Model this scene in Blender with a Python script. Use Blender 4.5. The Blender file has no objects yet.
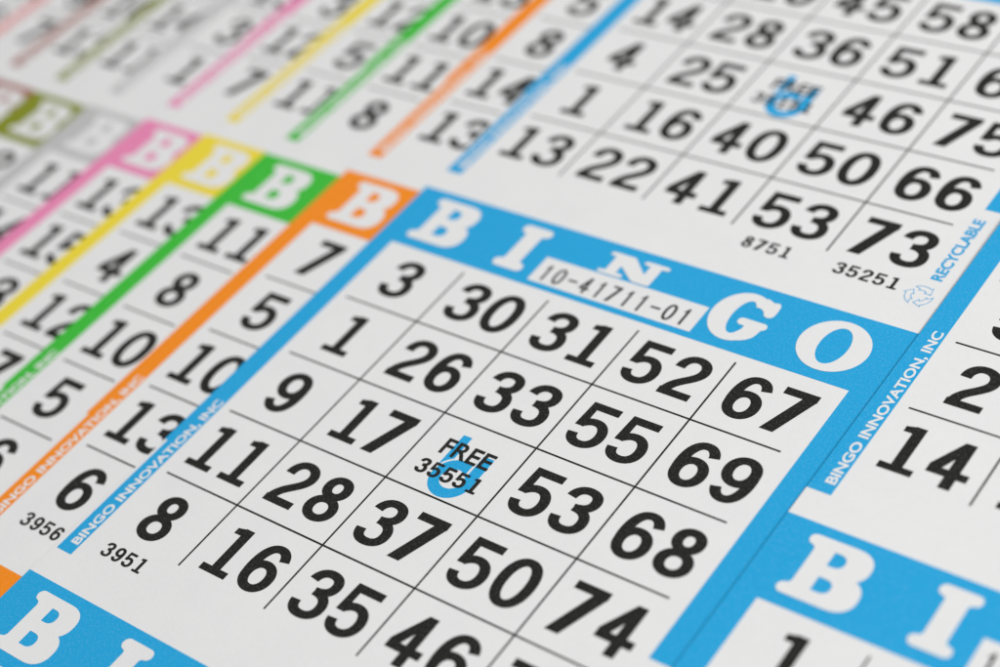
import bpy, math
from mathutils import Vector, Matrix
from mathutils.geometry import delaunay_2d_cdt

SC = bpy.context.scene
COL = SC.collection
S = 0.014            # one number cell is 14 mm wide
ASP = 0.836778       # cell height / cell width
PER = 6.660          # card pitch down a sheet, in cell heights

# ---------------------------------------------------------------- camera
# position and axes in metres, paper plane = XY, Z up
cam = bpy.data.cameras.new('camera')
cam_o = bpy.data.objects.new('camera', cam)
COL.objects.link(cam_o)
def _rot(r):
    v = Vector(r); t = v.length; v.normalize()
    return Matrix.Rotation(t, 3, v)
Rm = _rot((-0.7409334426675493, 0.4552465059342633, 0.5123764965675246))   # card axes (right, down, into paper) -> lens axes
tv = Vector((-1.0699136368925375, -0.9110566416880502, 17.392363911357943))
pos = -(Rm.transposed() @ tv)
fl = lambda v: Vector((v[0], -v[1], -v[2]))
cx, cy, cz = fl(Rm[0]), -fl(Rm[1]), -fl(Rm[2])
m4 = Matrix((cx, cy, cz)).transposed().to_4x4()
m4.translation = fl(pos) * S
cam_o.matrix_world = m4
cam.sensor_width = 36.0
cam.lens = 1.77158 * 36.0
cam.clip_start = 0.01
cam.clip_end = 20.0
cam.dof.use_dof = True
FOCUS_UV = (2.95, 2.45)
fp = Vector((FOCUS_UV[0] * S, -FOCUS_UV[1] * ASP * S, 0.0))
cam.dof.focus_distance = abs((fp - m4.translation).dot(cz))
cam.dof.aperture_fstop = 11.9
SC.camera = cam_o

# ---------------------------------------------------------------- light
W = bpy.data.worlds.new('World')
SC.world = W
W.use_nodes = True
bg = W.node_tree.nodes['Background']
bg.inputs['Color'].default_value = (0.985, 0.99, 1.0, 1)
bg.inputs['Strength'].default_value = 0.385
def area(name, loc, target, size, power, color):
    l = bpy.data.lights.new(name, 'AREA')
    l.shape = 'DISK'; l.size = size; l.energy = power; l.color = color
    o = bpy.data.objects.new(name, l)
    o.location = loc
    o.rotation_euler = (Vector(target) - Vector(loc)).to_track_quat('-Z', 'Y').to_euler()
    COL.objects.link(o)
area('soft_light', (0.85, 0.35, 0.70), (0.02, 0, 0), 0.6, 12.8, (1.0, 0.995, 0.985))

SC.view_settings.view_transform = 'Standard'
SC.view_settings.look = 'None'
SC.view_settings.exposure = 0.0
SC.view_settings.gamma = 1.0
SC.view_settings.use_curve_mapping = False

# ---------------------------------------------------------------- materials
def new_mat(name):
    m = bpy.data.materials.new(name); m.use_nodes = True
    nt = m.node_tree
    b = nt.nodes['Principled BSDF']
    return m, nt, b
def noise(nt, scale, detail=2.0, rough=0.5, off=0.0):
    g = nt.nodes.new('ShaderNodeNewGeometry')
    mp = nt.nodes.new('ShaderNodeMapping')
    mp.inputs['Location'].default_value = (off, off * 0.7, off * 0.3)
    nt.links.new(g.outputs['Position'], mp.inputs['Vector'])
    n = nt.nodes.new('ShaderNodeTexNoise')
    n.inputs['Scale'].default_value = scale
    n.inputs['Detail'].default_value = detail
    n.inputs['Roughness'].default_value = rough
    nt.links.new(mp.outputs['Vector'], n.inputs['Vector'])
    return n.outputs['Fac']
def ramp(nt, fac, stops):
    r = nt.nodes.new('ShaderNodeValToRGB')
    e = r.color_ramp.elements
    while len(e) < len(stops): e.new(0.5)
    for x, (p, c) in zip(e, stops):
        x.position = p; x.color = (*c, 1)
    nt.links.new(fac, r.inputs['Fac'])
    return r.outputs['Color']
def mix(nt, fac, a, b, mode='MIX'):
    n = nt.nodes.new('ShaderNodeMix'); n.data_type = 'RGBA'; n.blend_type = mode
    if hasattr(fac, 'default_value') or hasattr(fac, 'is_linked'): nt.links.new(fac, n.inputs[0])
    else: n.inputs[0].default_value = fac
    for s, i in ((a, 6), (b, 7)):
        if isinstance(s, tuple): n.inputs[i].default_value = (*s, 1)
        else: nt.links.new(s, n.inputs[i])
    return n.outputs[2]
def fibre_bump(nt, b, strength=0.25):
    n1 = noise(nt, 2600, 3, 0.6)
    n2 = noise(nt, 60, 2, 0.5, 3.1)
    add = nt.nodes.new('ShaderNodeMath'); add.operation = 'MULTIPLY_ADD'
    add.inputs[1].default_value = 8.0
    nt.links.new(n2, add.inputs[0]); nt.links.new(n1, add.inputs[2])
    bp = nt.nodes.new('ShaderNodeBump')
    bp.inputs['Strength'].default_value = strength
    bp.inputs['Distance'].default_value = 0.00006
    nt.links.new(add.outputs[0], bp.inputs['Height'])
    nt.links.new(bp.outputs['Normal'], b.inputs['Normal'])

def paper_mat(name, base=0.80):
    m, nt, b = new_mat(name)
    c = ramp(nt, noise(nt, 1500, 4, 0.7), [(0.25, (base * .955, base * .955, base * .95)), (0.75, (base * 1.03, base * 1.03, base * 1.03))])
    c = mix(nt, 0.5, c, ramp(nt, noise(nt, 130, 4, 0.65, 5), [(0.3, (base * .96, base * .96, base * .965)), (0.7, (base * 1.02, base * 1.02, base * 1.015))]))
    # stray flecks in the recycled pulp
    v = nt.nodes.new('ShaderNodeTexVoronoi'); v.inputs['Scale'].default_value = 120
    g = nt.nodes.new('ShaderNodeNewGeometry'); nt.links.new(g.outputs['Position'], v.inputs['Vector'])
    fl1 = ramp(nt, v.outputs['Distance'], [(0.022, (1, 1, 1)), (0.05, (0, 0, 0))])
    pick = ramp(nt, v.outputs['Color'], [(0.70, (0, 0, 0)), (0.75, (1, 1, 1))])
    f = mix(nt, 1.0, fl1, pick, 'MULTIPLY')
    sc = nt.nodes.new('ShaderNodeMath'); sc.operation = 'MULTIPLY'; sc.inputs[1].default_value = 0.32
    nt.links.new(f, sc.inputs[0])
    c = mix(nt, sc.outputs[0], c, (0.25, 0.22, 0.17))
    nt.links.new(c, b.inputs['Base Color'])
    b.inputs['Roughness'].default_value = 0.85
    b.inputs['Specular IOR Level'].default_value = 0.25
    fibre_bump(nt, b)
    return m
def ink_mat(name, col, mottle=0.085, toward=(0.80, 0.80, 0.80), rough=0.7):
    m, nt, b = new_mat(name)
    c0 = tuple(col)
    c1 = tuple(a + (t - a) * mottle for a, t in zip(col, toward))
    c2 = tuple(a * (1 - mottle * .45) for a in col)
    c = ramp(nt, noise(nt, 3400, 3, 0.7), [(0.32, c2), (0.5, c0), (0.72, c1)])
    # pin holes where the pulp shows through
    sp = ramp(nt, noise(nt, 5200, 2, 0.6, 9.0), [(0.66, (0, 0, 0)), (0.76, (1, 1, 1))])
    s = nt.nodes.new('ShaderNodeMath'); s.operation = 'MULTIPLY'; s.inputs[1].default_value = min(0.5, mottle * 1.6)
    nt.links.new(sp, s.inputs[0])
    c = mix(nt, s.outputs[0], c, toward)
    nt.links.new(c, b.inputs['Base Color'])
    b.inputs['Roughness'].default_value = rough
    b.inputs['Specular IOR Level'].default_value = 0.15
    fibre_bump(nt, b)
    return m

PAPER = paper_mat('newsprint')
BLACK = ink_mat('black_ink', (0.014, 0.014, 0.012), 0.09, (0.5, 0.5, 0.48), 0.6)
GREYTXT = ink_mat('grey_ink', (0.035, 0.035, 0.035), 0.06)
WHITE = paper_mat('bare_paper')
INK = {k: ink_mat(k + '_ink', c) for k, c in dict(
    blue=(0.016, 0.372, 0.715), orange=(0.92, 0.268, 0.010), green=(0.045, 0.50, 0.04),
    yellow=(0.86, 0.69, 0.045), pink=(0.83, 0.25, 0.46), grey=(0.53, 0.53, 0.53),
    olive=(0.235, 0.27, 0.012), brown=(0.36, 0.115, 0.085), red=(0.80, 0.23, 0.23), violet=(0.36, 0.20, 0.55)).items()}

# ---------------------------------------------------------------- helpers
# All printing is laid out in card units: u cells to the right, v cells down.
INKZ = 0.0009
class Sheet:
    def __init__(self, du, dv, z, lift=None, rot=0.0):
        self.du, self.dv, self.z, self.lift, self.rot = du, dv, z, lift, rot
    def P(self, u, v, h):
        """sheet coordinates -> metres relative to the sheet's own origin"""
        x, y = u, -v * ASP
        z = h + (self.lift(u, v) if self.lift else 0.0)
        return (x * S, y * S, z * S)

def tag(o, label=None, cat=None, group=None, kind=None):
    for k, v in (('label', label), ('category', cat), ('group', group), ('kind', kind)):
        if v: o[k] = v
    return o
def link_mesh(name, verts, faces, mat, parent=None):
    me = bpy.data.meshes.new(name)
    me.from_pydata(verts, [], faces)
    me.materials.append(mat)
    me.update()
    o = bpy.data.objects.new(name, me)
    COL.objects.link(o)
    if parent: o.parent = parent
    return o
class Ink:
    """flat printed shape gathered as triangles in (u, v)"""
    def __init__(self): self.v, self.f = [], []
    def add(self, vs, fs):
        b = len(self.v); self.v += vs; self.f += [tuple(i + b for i in q) for q in fs]
    def rect(self, u0, v0, u1, v1, step=0.5):
        nu = max(1, math.ceil(abs(u1 - u0) / step)); nv = max(1, math.ceil(abs(v1 - v0) / step))
        vs = [(u0 + (u1 - u0) * i / nu, v0 + (v1 - v0) * j / nv) for j in range(nv + 1) for i in range(nu + 1)]
        fs = [(j * (nu + 1) + i, (j + 1) * (nu + 1) + i, (j + 1) * (nu + 1) + i + 1, j * (nu + 1) + i + 1) for j in range(nv) for i in range(nu)]
        self.add(vs, fs)
    def glyph(self, g, place):
        vs, fs = g
        self.add([place(x, y) for x, y in vs], fs)
    def build(self, name, sh, mat, parent, layer=1):
        vs = [sh.P(u, v, INKZ * layer) for u, v in self.v]
        fs = []
        for f in self.f:                       # make every face look up
            a, b, c = (Vector(vs[i]) for i in f[:3])
            fs.append(f if (b - a).cross(c - a).z >= 0 else tuple(reversed(f)))
        return link_mesh(name, vs, fs, mat, parent)

def union(solids, holes=()):
    """triangulate the union of simple polygons minus the hole polygons"""
    vs, fs = [], []
    for poly in list(solids) + list(holes):
        if sum(a[0] * c[1] - c[0] * a[1] for a, c in zip(poly, list(poly[1:]) + [poly[0]])) < 0:
            poly = poly[::-1]              # counter-clockwise, as the triangulator expects
        b = len(vs); vs += [Vector(p) for p in poly]; fs.append(list(range(b, b + len(poly))))
    ns = len(solids)
    ov, oe, of, _, _, fo = delaunay_2d_cdt(vs, [], fs, 0, 1e-6)
    keep = [tuple(f) for f, o in zip(of, fo) if any(i < ns for i in o) and not any(i >= ns for i in o)]
    return [(p.x, p.y) for p in ov], keep
def stroke(pts, wx, wy):
    """quads of a pen stroke with an elliptical nib, flat ends"""
    n = len(pts); L, Rr = [], []
    ring = (Vector(pts[0]) - Vector(pts[-1])).length < 1e-6
    for i in range(n):
        a = Vector(pts[max(0, i - 1)]); b = Vector(pts[min(n - 1, i + 1)])
        p = Vector(pts[i])
        if ring and i in (0, n - 1): a, b = Vector(pts[-2]), Vector(pts[1])
        if ring or 0 < i < n - 1:
            d1 = (p - a).normalized(); d2 = (b - p).normalized()
            d = (d1 + d2).normalized(); k = 1 / max(0.5, d.dot(d1))
        else: d = (b - a).normalized(); k = 1
        nx, ny = -d.y * wx * k, d.x * wy * k
        L.append((p.x + nx, p.y + ny)); Rr.append((p.x - nx, p.y - ny))
    return [[L[i], Rr[i], Rr[i + 1], L[i + 1]] for i in range(n - 1)]
def arc(cx, cy, rx, ry, a0, a1, n=18, e=1.0):
    out = []
    for i in range(n + 1):
        a = math.radians(a0 + (a1 - a0) * i / n); c, s = math.cos(a), math.sin(a)
        out.append((cx + rx * math.copysign(abs(c) ** e, c), cy + ry * math.copysign(abs(s) ** e, s)))
    return out
def bez(p0, p1, p2, p3, n=12):
    r = []
    for i in range(n + 1):
        t = i / n; k = 1 - t
        r.append(tuple(k ** 3 * a + 3 * k * k * t * b + 3 * k * t * t * c + t ** 3 * d for a, b, c, d in zip(p0, p1, p2, p3)))
    return r
def path(p0, *segs, n=10):
    """cubic segments (c1, c2, end) or straight (end,)"""
    pts = [p0]
    for s in segs:
        pts += [s[0]] if len(s) == 1 else bez(pts[-1], *s, n=n)[1:]
    return pts

# ---- digits: bold grotesque, the 1 on a slab foot; box 0.61 wide, 1 high
def digits(wx, wy):
    G = {}
    X0, X1, Y0, Y1 = wx, .61 - wx, wy, 1 - wy
    xm = .305
    G['0'] = union(stroke(arc(xm, .5, xm + .016 - wx, .5 - wy, 0, 360, 44, 0.9), wx, wy))
    xs = .342
    G['1'] = union([[(xs - wx, 0), (xs + wx, 0), (xs + wx, 1), (xs - wx, 1)],
                    [(.075, 0), (.605, 0), (.605, wy * 1.8), (.075, wy * 1.8)],
                    path((.115, .985 - wy * 1.95), (( .2, .985 - wy * 1.95), (.26, .985 - wy * 1.9), (xs - wx * .5, .985 - wy * 1.95)), ((xs, 1),), ((xs - .04, 1),), ((.25, .995), (.19, .965), (.115, .955)))])
    G['2'] = union(stroke(path((X0 + .0, .66), ((X0, .83), (.19, Y1), (xm + .0, Y1)), ((.43, Y1), (X1, .84), (X1, .715)),
                               ((X1, .60), (.44, .52), (.34, .425)), ((.24, .335), (.15, .25), (.12, wy * 1.2))), wx, wy)
                   + [[(.025, 0), (.59, 0), (.59, wy * 2), (.025, wy * 2)]])
    G['3'] = union(stroke(path((X0 - .005, .715), ((X0 + .01, .85), (.19, Y1), (.30, Y1)), ((.42, Y1), (X1 - .02, .86), (X1 - .02, .745)),
                               ((X1 - .02, .63), (.42, .545), (.23, .535))), wx, wy)
                   + stroke(path((.23, .535), ((.42, .535), (X1 + .005, .45), (X1 + .005, .295)), ((X1 + .005, .15), (.43, Y0), (.295, Y0)), ((.16, Y0), (X0 - .005, .14), (X0 - .01, .285))), wx, wy))
    q = .375
    G['4'] = union([[(q - wx, 0), (q + wx, 0), (q + wx, 1), (q - wx * .9, 1)],
                    [(0.0, .235), (.61, .235), (.61, .235 + wy * 2), (0.0, .235 + wy * 2)],
                    [(0.0, .235 + wy * 1.2), (0.0, .235 + wy * 2.3), (q - wx * .9, 1), (q + wx * .2, 1), (q + wx * .2, .86), (.165, .235 + wy * 1.2)]])
    G['5'] = union([[(.03, 1 - wy * 2.05), (.555, 1 - wy * 2.05), (.555, 1), (.03, 1)],
                    [(.03, 1), (.0, .435), (.0 + wx * 1.75, .435), (.03 + wx * 1.5, 1)]]
                   + stroke(path((.08, .48), ((.16, .56), (.22, .595), (.31, .595)), ((.44, .595), (X1, .48), (X1, .335)),
                                 ((X1, .17), (.42, Y0), (.285, Y0)), ((.16, Y0), (X0 - .01, .145), (X0 - .015, .275))), wx, wy))
    six = (stroke(arc(.312, .325, .30 - wx, .325 - wy, 0, 360, 36, .95), wx, wy)
           + stroke(path((X1 - .0, .735), ((X1 - .03, .86), (.42, Y1), (.325, Y1)), ((.17, Y1), (X0, .75), (X0, .46)), ((X0, .42), (X0 + .005, .36), (X0 + .015, .30))), wx, wy))
    G['6'] = union(six)
    G['9'] = union([[(.61 - x, 1 - y) for x, y in p] for p in six])
    G['7'] = union([[(.02, 1 - wy * 2.1), (.59, 1 - wy * 2.1), (.59, 1), (.02, 1)],
                    [(.05, 0), (.05 + wx * 2.6, 0), (.59, 1 - wy * 2.1 + .03), (.59, 1 - wy), (.59 - wx * 2.6, 1 - wy), (.59 - wx * 2.6, 1 - wy * 1.9)]])
    G['8'] = union(stroke(arc(xm, .742, .262 - wx, .258 - wy, 0, 360, 32, .95), wx, wy) + stroke(arc(xm, .282, .30 - wx, .282 - wy, 0, 360, 36, .95), wx, wy))
    G['-'] = union([[(.02, .44), (.62, .44), (.62, .44 + wy * 2), (.02, .44 + wy * 2)]])
    return G
BOLD = digits(.089, .0765)
MED = digits(.098, .083)
THIN = digits(.085, .058)
_thin1 = [[(.255, 0), (.415, 0), (.415, 1), (.255, 1)], [(.12, .80), (.14, .72), (.33, .87), (.33, 1)]]
THIN['1'] = union(_thin1)

def number_ink(text, font, uc, vt, h, adv, sx=1.0):
    """digits centred on uc, top at vt, height h (in v units)"""
    ink = Ink(); k = h * ASP           # height in u units
    n = len(text)
    for i, ch in enumerate(text):
        c = uc + (i - (n - 1) / 2) * adv
        ink.glyph(font[ch], lambda x, y, c=c: (c + (x - .305) * k * sx, vt + h * (1 - y)))
    return ink

# ---- slab header letters, box given in (u, v); built in x 0..w, y 0..1 with x in units of the height
def pill(x0, y0, x1, y1):
    r = (y1 - y0) / 2
    return arc(x0 + r, y0 + r, r, r, 90, 270, 10) + arc(x1 - r, y0 + r, r, r, -90, 90, 10)
def fillet(x, y, dx, dy, n=6):
    """concave corner piece between a stem (vertical) and a serif (horizontal)"""
    pts = [(x, y), (x + dx, y)]
    for i in range(1, n):
        a = math.pi / 2 * i / n
        pts.append((x + dx - dx * math.sin(a), y + dy - dy * math.cos(a)))
    pts.append((x, y + dy))
    return pts
def dshape(x0, x1, y0, y1, n=20):
    """half round to the right"""
    ry = (y1 - y0) / 2; rx = min(x1 - x0, ry * 1.15)
    return [(x0, y0)] + arc(x1 - rx, (y0 + y1) / 2, rx, ry, -90, 90, n, .85) + [(x0, y1)]
HL = {}
HL['B'] = union([[(.13, .03), (.5, .03), (.5, .97), (.13, .97)], pill(0, 0, .5, .17), pill(0, .83, .5, 1),
                 fillet(.13, .165, -.07, .08), fillet(.13, .835, -.07, -.08),
                 dshape(.3, .90, .47, 1.0), dshape(.3, .965, 0, .56)],
                [dshape(.385, .575, .605, .83), dshape(.385, .60, .19, .415)])
HL['I'] = union([[(.135, .02), (.445, .02), (.445, .98), (.135, .98)], pill(0, 0, .58, .18), pill(0, .82, .58, 1),
                 fillet(.137, .175, -.06, .07), fillet(.443, .175, .06, .07), fillet(.137, .825, -.06, -.07), fillet(.443, .825, .06, -.07)])
HL['N'] = union([[(.12, 0.03), (.31, .03), (.31, .97), (.12, .97)], pill(.0, .0, .45, .16),
                 pill(0, .83, .38, 1), [(.10, .99), (.30, 1), (.42, 1), (.93, .06), (.92, .01), (.85, 0), (.68, 0), (.62, .02), (.12, .78)],
                 [(.73, 0.03), (.93, .06), (.93, .97), (.73, .97)], pill(.60, .83, 1.05, 1)])
HL['O'] = union([arc(.53, .5, .53, .5, 0, 360, 48)], [arc(.53, .5, .215, .365, 0, 360, 36)])
_go = arc(.46, .5, .46, .5, 42, 325, 48); _gi = arc(.485, .5, .155, .35, 320, 48, 34)
HL['G'] = union([_go + _gi,
                 path((.585, .758), ((.52, .85),), ((.66, .978),), ((.72, .96), (.75, .945), (.79, .93)), ((.84, .965), (.905, .95), (.915, .88)), ((.925, .80), (.925, .74), (.915, .68)), ((.90, .61), (.79, .61), (.76, .66)), ((.735, .72), (.68, .775), (.585, .758))),
                 path((.615, .44), ((.615, .06),), ((.50, .02),), ((.64, .03), (.78, .08), (.85, .19)), ((.88, .26), (.89, .34), (.90, .44))),
                 pill(.47, .36, .95, .50)])

def letter_ink(ch, u0, u1, v0, v1):
    vs, _ = HL[ch]
    w = max(p[0] for p in vs)
    ink = Ink()
    ink.glyph(HL[ch], lambda x, y: (u0 + x / w * (u1 - u0), v1 + (v0 - v1) * y))
    return ink

# ---- small sans lettering from the built-in font
_txt = {}
def text_glyphs(text, bold, spacing=1.0):
    key = (text, bold, spacing)
    if key not in _txt:
        c = bpy.data.curves.new('lettering', 'FONT')
        c.body = text; c.offset = bold; c.size = 1.0; c.resolution_u = 4; c.space_character = spacing
        o = bpy.data.objects.new('lettering', c)
        COL.objects.link(o)
        bpy.context.view_layer.update()
        dg = bpy.context.evaluated_depsgraph_get()
        me = bpy.data.meshes.new_from_object(o.evaluated_get(dg))
        vs = [(v.co.x, v.co.y) for v in me.vertices]; fs = [tuple(p.vertices) for p in me.polygons]
        bpy.data.objects.remove(o); bpy.data.curves.remove(c); bpy.data.meshes.remove(me)
        xs = [p[0] for p in vs]
        ys = sorted(p[1] for p in vs)
        x0, x1 = min(xs), max(xs)
        _txt[key] = ([((x - x0) / (x1 - x0), y) for x, y in vs], fs, max(ys))
    return _txt[key]
def text_up(text, u_top, u_base, v_start, v_end, bold):
    """reads upwards: baseline at u_base, cap tops at u_top, from v_start up to v_end"""
    vs, fs, top = text_glyphs(text, bold)
    ink = Ink()
    ink.glyph((vs, fs), lambda x, y: (u_base + (u_top - u_base) * y / top, v_start + (v_end - v_start) * x))
    return ink
def text_across(text, u0, u1, v_top, v_base, bold):
    vs, fs, top = text_glyphs(text, bold)
    ink = Ink()
    ink.glyph((vs, fs), lambda x, y: (u0 + (u1 - u0) * x, v_base + (v_top - v_base) * y / top))
    return ink

def place_uv(u, v):      # isotropic helper: radius in u units -> v units
    return u, v / ASP

# ---------------------------------------------------------------- surface under the pile
def table():
    x0, x1, y0, y1, z0, z1 = -0.60, 0.60, -0.45, 0.45, -0.030, -0.0016
    vs = [(x, y, z) for z in (z0, z1) for x, y in ((x0, y0), (x1, y0), (x1, y1), (x0, y1))]
    fs = [(3, 2, 1, 0), (4, 5, 6, 7), (0, 1, 5, 4), (1, 2, 6, 5), (2, 3, 7, 6), (3, 0, 4, 7)]
    m, nt, b = new_mat('pale_laminate')
    c = ramp(nt, noise(nt, 40, 4, .6), [(0.3, (.46, .44, .41)), (0.7, (.54, .52, .49))])
    nt.links.new(c, b.inputs['Base Color']); b.inputs['Roughness'].default_value = 0.5
    tag(link_mesh('table_surface', vs, fs, m), kind='structure')

# ---------------------------------------------------------------- one bingo sheet
GROUP = 'bingo sheets fanned out in a pile'
THICK = 0.0055
def make_sheet(sh, colour, label, u_left, u_right, cards, full, strip_in=0.035, step=None):
    root = bpy.data.objects.new('bingo_sheet', None)
    root.empty_display_size = 0.01
    root.location = (sh.du * S, -sh.dv * ASP * S, sh.z * S)
    root.rotation_euler = (0, 0, sh.rot)
    COL.objects.link(root)
    tag(root, label, 'bingo sheet', GROUP)
    ink_c = INK[colour]
    # paper: a real slab, gridded so that it can lift
    v_top, v_bot = -PER - 1.35, 2 * PER - 1.25
    st = step or 1.5
    nu = max(1, math.ceil((u_right - u_left) / st)); nv = max(1, math.ceil((v_bot - v_top) / st))
    vs, fs = [], []
    for h in (0.0, -THICK):
        for j in range(nv + 1):
            for i in range(nu + 1):
                vs.append(sh.P(u_left + (u_right - u_left) * i / nu, v_top + (v_bot - v_top) * j / nv, h))
    N = (nu + 1) * (nv + 1); id_ = lambda i, j: j * (nu + 1) + i
    for j in range(nv):
        for i in range(nu):
            a, b, c, d = id_(i, j), id_(i, j + 1), id_(i + 1, j + 1), id_(i + 1, j)
            fs += [(a, b, c, d), (N + d, N + c, N + b, N + a)]
    for i in range(nu):
        fs.append((id_(i + 1, 0), N + id_(i + 1, 0), N + id_(i, 0), id_(i, 0)))
        fs.append((id_(i, nv), N + id_(i, nv), N + id_(i + 1, nv), id_(i + 1, nv)))
    for j in range(nv):
        fs.append((id_(0, j), N + id_(0, j), N + id_(0, j + 1), id_(0, j + 1)))
        fs.append((id_(nu, j + 1), N + id_(nu, j + 1), N + id_(nu, j), id_(nu, j)))
    link_mesh('paper', vs, fs, PAPER, root)
    uL = u_left
    ST = step or 0.5
    for row, card in cards.items():
        o = row * PER
        rname = {-1: 'upper', 0: 'middle', 1: 'lower'}[row]
        # header band
        hb = Ink(); hb.rect(uL, o - 1, u_right, o, ST)
        band = hb.build('header_band', sh, ink_c, root)
        letters = [('B', .08, .695, -.882, -.145), ('I', 1.155, 1.497, -.878, -.145), ('N', 2.175, 2.83, -.865, -.51), ('G', 3.455, 4.03, -.872, -.13), ('O', 4.335, 4.985, -.872, -.13)]
        for ch, a, b, c, d in (letters if full else letters[:1]):
            letter_ink(ch, a, b, o + c, o + d).build('header_letter', sh, WHITE, band, 3 if ch != 'N' else 4)
        if full:
            lb = Ink(); lb.rect(1.63, o - .492, 3.425, o - .085, ST)
            box = lb.build('serial_label', sh, WHITE, band, 2)
            tx = '10-41711-01'; ik = Ink()
            for i, ch in enumerate(tx):
                c = 1.755 + i * .1525
                ik.glyph(THIN[ch], lambda x, y, c=c: (c + (x - .305) * .172, o - .385 + .252 * (1 - y)))
            tag(ik.build('serial_number', sh, GREYTXT, band, 4), 'thin black serial number 10-41711-01 on white label')
        # left strip with the maker's line
        sp = Ink(); sp.rect(uL, o + .0, .015, o + 3.645, ST); sp.rect(uL + strip_in, o + 3.645, .015, o + 5.315, ST)
        strip = sp.build('side_strip', sh, ink_c, root)
        tl = text_up('BINGO INNOVATION, INC', -.101, -.012, o + 5.19, o + 2.93, .029)
        tl.build('maker_line', sh, WHITE, strip, 2)
        if full:
            rb = Ink(); rb.rect(5.03, o, u_right, o + 3.645, ST)
            rb.build('edge_bar', sh, ink_c, root)
            rc = text_up('RECYCLABLE', 5.005, 5.112, o + 4.87, o + 3.82, .034)
            rc.build('recyclable_line', sh, ink_c, root)
            icon(sh, o).build('recycling_mark', sh, ink_c, root)
        # ruled lines
        gl = Ink(); t = .0094
        e1 = 4.868 if full else .86
        for r in range(1, 5): gl.rect(.118, o + r - t / ASP, e1, o + r + t / ASP, ST)
        if full:
            cuts = [.112] + [r + s * t / ASP for r in range(1, 5) for s in (-1, 1)] + [4.885]
            for c in range(1, 5):
                for a, b in zip(cuts[0::2], cuts[1::2]): gl.rect(c - t, o + a, c + t, o + b, ST)
        gl.build('ruled_lines', sh, BLACK, root)
        # numbers
        for r, line in enumerate(card['n']):
            for c, n in enumerate(line):
                if not n: continue
                if n == 'FREE':
                    free_mark(sh, o, card['free'], ink_c, root)
                    continue
                num = number_ink(n, BOLD, c + (.49 if len(n) == 1 else .505), o + r + .196, .612, .405, 1.085)
                tag(num.build('number', sh, BLACK, root), 'black number %s on the %s card' % (n, rname))
        for text, uc in card.get('s', ()):
            sn = number_ink(text, MED, uc, o + 4.985, .182, .131, 1.12)
            tag(sn.build('card_number', sh, BLACK, root), 'small black card number %s' % text)
    return root

def free_mark(sh, o, serial, ink_c, root):
    cu, cw = 2.546, 2.717 * ASP
    to = lambda p: (p[0], o + p[1] / ASP)
    ring = union([arc(cu, cw, .2125, .2125, 0, 360, 48)], [arc(cu, cw, .113, .108, 0, 360, 32)])
    # stem and arm stand clear of the ring by a thin white gap
    clear = arc(cu, cw, .232, .232, 0, 360, 48)
    st = union([[(2.328, 2.172 * ASP), (2.42, 2.172 * ASP), (2.42, 2.62 * ASP), (2.328, 2.62 * ASP)]], [clear])
    arm_clear = [(2.622, 2.30 * ASP), (2.646, 2.30 * ASP), (2.646, 2.62 * ASP), (2.622, 2.62 * ASP)]
    ring = union([arc(cu, cw, .2125, .2125, 0, 360, 48)], [arc(cu, cw, .113, .108, 0, 360, 32), arm_clear])
    arm = union([[(2.646, 2.325 * ASP), (2.757, 2.325 * ASP), (2.757, 2.70 * ASP), (2.646, 2.70 * ASP)]], [arc(cu, cw, .2125, .2125, 0, 360, 48)])
    ink = Ink()
    for g in (ring, st, arm): ink.glyph(g, lambda x, y: to((x, y)))
    mark = ink.build('free_space_mark', sh, ink_c, root)
    text_across('FREE', 2.238, 2.765, o + 2.268, o + 2.478, .020).build('free_lettering', sh, BLACK, mark, 3)
    sn = number_ink(serial, MED, 2.495, o + 2.598, .197, .138, 1.12)
    tag(sn.build('card_number', sh, BLACK, mark, 3), 'small black card number %s' % serial)

def icon(sh, o):
    cu, cw = 5.02, (5.145) * ASP
    polys = []
    w = .0035
    for k in range(3):
        a0 = -90 + 120 * k - 38
        outer = arc(cu, cw, .124, .124, a0, a0 + 70, 10); inner = arc(cu, cw, .070, .070, a0 + 70, a0 + 8, 10)
        pt = lambda r, a: (cu + r * math.cos(math.radians(a)), cw + r * math.sin(math.radians(a)))
        loop = outer + [pt(.145, a0 + 70), pt(.097, a0 + 104), pt(.050, a0 + 70)] + inner + [pt(.088, a0 + 18), outer[0]]
        polys += stroke(loop, w, w)
    g = union(polys)
    ink = Ink(); ink.glyph(g, lambda x, y: (x, o + y / ASP))
    return ink

# ---------------------------------------------------------------- the pile
table()
F = 'FREE'
main = Sheet(0, 0, 0)
make_sheet(main, 'blue', 'blue printed bingo sheet lying topmost with its middle card in focus', -.205, 5.30, {
    -1: dict(n=[['3', '20', '45', '58', '72'], ['14', '28', '36', '51', '64'], ['4', '25', F, '46', '75'], ['1', '16', '40', '50', '66'], ['13', '22', '41', '53', '73']],
             free='35151', s=[('8751', 3.475), ('35251', 4.485)]),
    0: dict(n=[['3', '30', '31', '52', '67'], ['1', '26', '33', '55', '69'], ['9', '17', F, '53', '68'], ['11', '28', '37', '50', '74'], ['8', '16', '35', '46', '71']],
            free='35551', s=[('3951', .49)]),
    1: dict(n=[['', '', '', '', '']], free='')}, True)

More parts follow.
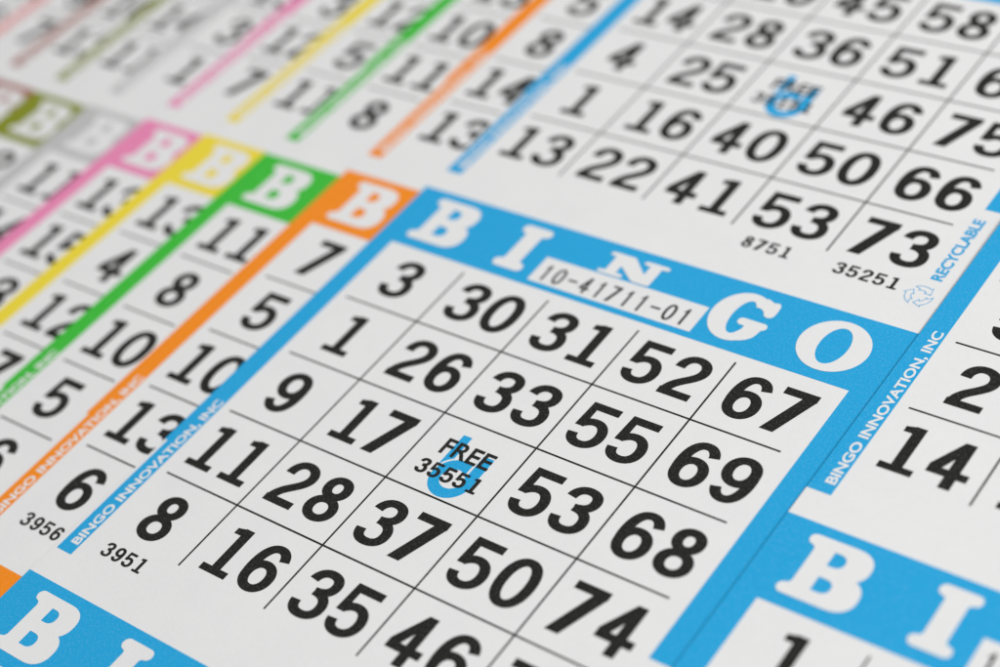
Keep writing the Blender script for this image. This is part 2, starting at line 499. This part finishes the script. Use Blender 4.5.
LEFT = [  # colour, shift u, shift v, words, upper column, middle column, card number
    ('orange', -1.002, .110, 'orange printed bingo sheet showing its B column left of the blue sheet', ['2', '5', '8', '14', '13'], ['7', '5', '10', '13', '6'], '3956'),
    ('green', -2.115, .240, 'green printed bingo sheet showing its B column between orange and yellow sheets', ['', '13', '10', '11', '8'], ['11', '8', '10', '5', '6'], ''),
    ('yellow', -3.06, .220, 'yellow printed bingo sheet showing its B column between green and pink sheets', ['', '5', '12', '5', '11'], ['13', '4', '12', '7', '2'], ''),
    ('pink', -3.99, .260, 'pink printed bingo sheet showing its B column between yellow and grey sheets', ['', '4', '3', '12', '7'], ['13', '15', '3', '', ''], ''),
    ('grey', -4.930, .330, 'pale grey printed bingo sheet between the pink and olive sheets', ['', '6', '13', '3', '1'], ['11', '14', '', '', ''], ''),
    ('olive', -5.87, .370, 'olive green printed bingo sheet with blurred B header near left edge', ['', '', '8', '14', '11'], ['2', '', '', '', ''], ''),
    ('brown', -6.75, .360, 'dull brown printed bingo sheet, blurred, between olive and red sheets', ['', '', '12', '10', '13'], ['', '', '', '', ''], ''),
    ('red', -7.63, .380, 'pale red striped bingo sheet, blurred, in the upper left corner', ['', '', '15', '9', '7'], ['', '', '', '', ''], ''),
    ('violet', -8.580, .400, 'bingo sheet left of the red striped one, only blurred white paper and numbers in view', ['', '', '12', '10', '6'], ['', '', '', '', ''], ''),
]
for k, (c, du, dv, label, up, mid, sn) in enumerate(LEFT):
    make_sheet(Sheet(du, dv, -.0062 * (k + 1), None, .005 if c == 'orange' else .002), c, label, -.205, 5.30, {
        -1: dict(n=[[x] for x in up]), 0: dict(n=[[x] for x in mid], s=[(sn, .49)] if sn else ()), 1: dict(n=[])}, False)

def lift(u, v):
    # the upper part of this sheet stands slightly off the one below, most at its free left edge
    t = max(0.0, 3.2 - v)
    return .0035 * min(t, 6.0) ** 1.5 * math.exp(-max(0.0, u) * .5)
make_sheet(Sheet(5.446, -4.016, .0160, lift, 0.0), 'blue', 'blue printed bingo sheet along the right edge overlapping the other blue sheet', -.200, 5.30, {
    0: dict(n=[['7', '19', '38', '49', '63'], ['12', '24', '44', '60', '70'], ['5', '30', F, '47', '65'], ['2', '27', '33', '56', '74'], ['14', '18', '42', '52', '61']], free='35551'),
    1: dict(n=[['1', '23', '39', '48', '68'], ['9', '17', '32', '57', '62']] , free='')}, True, strip_in=0.0, step=0.25)
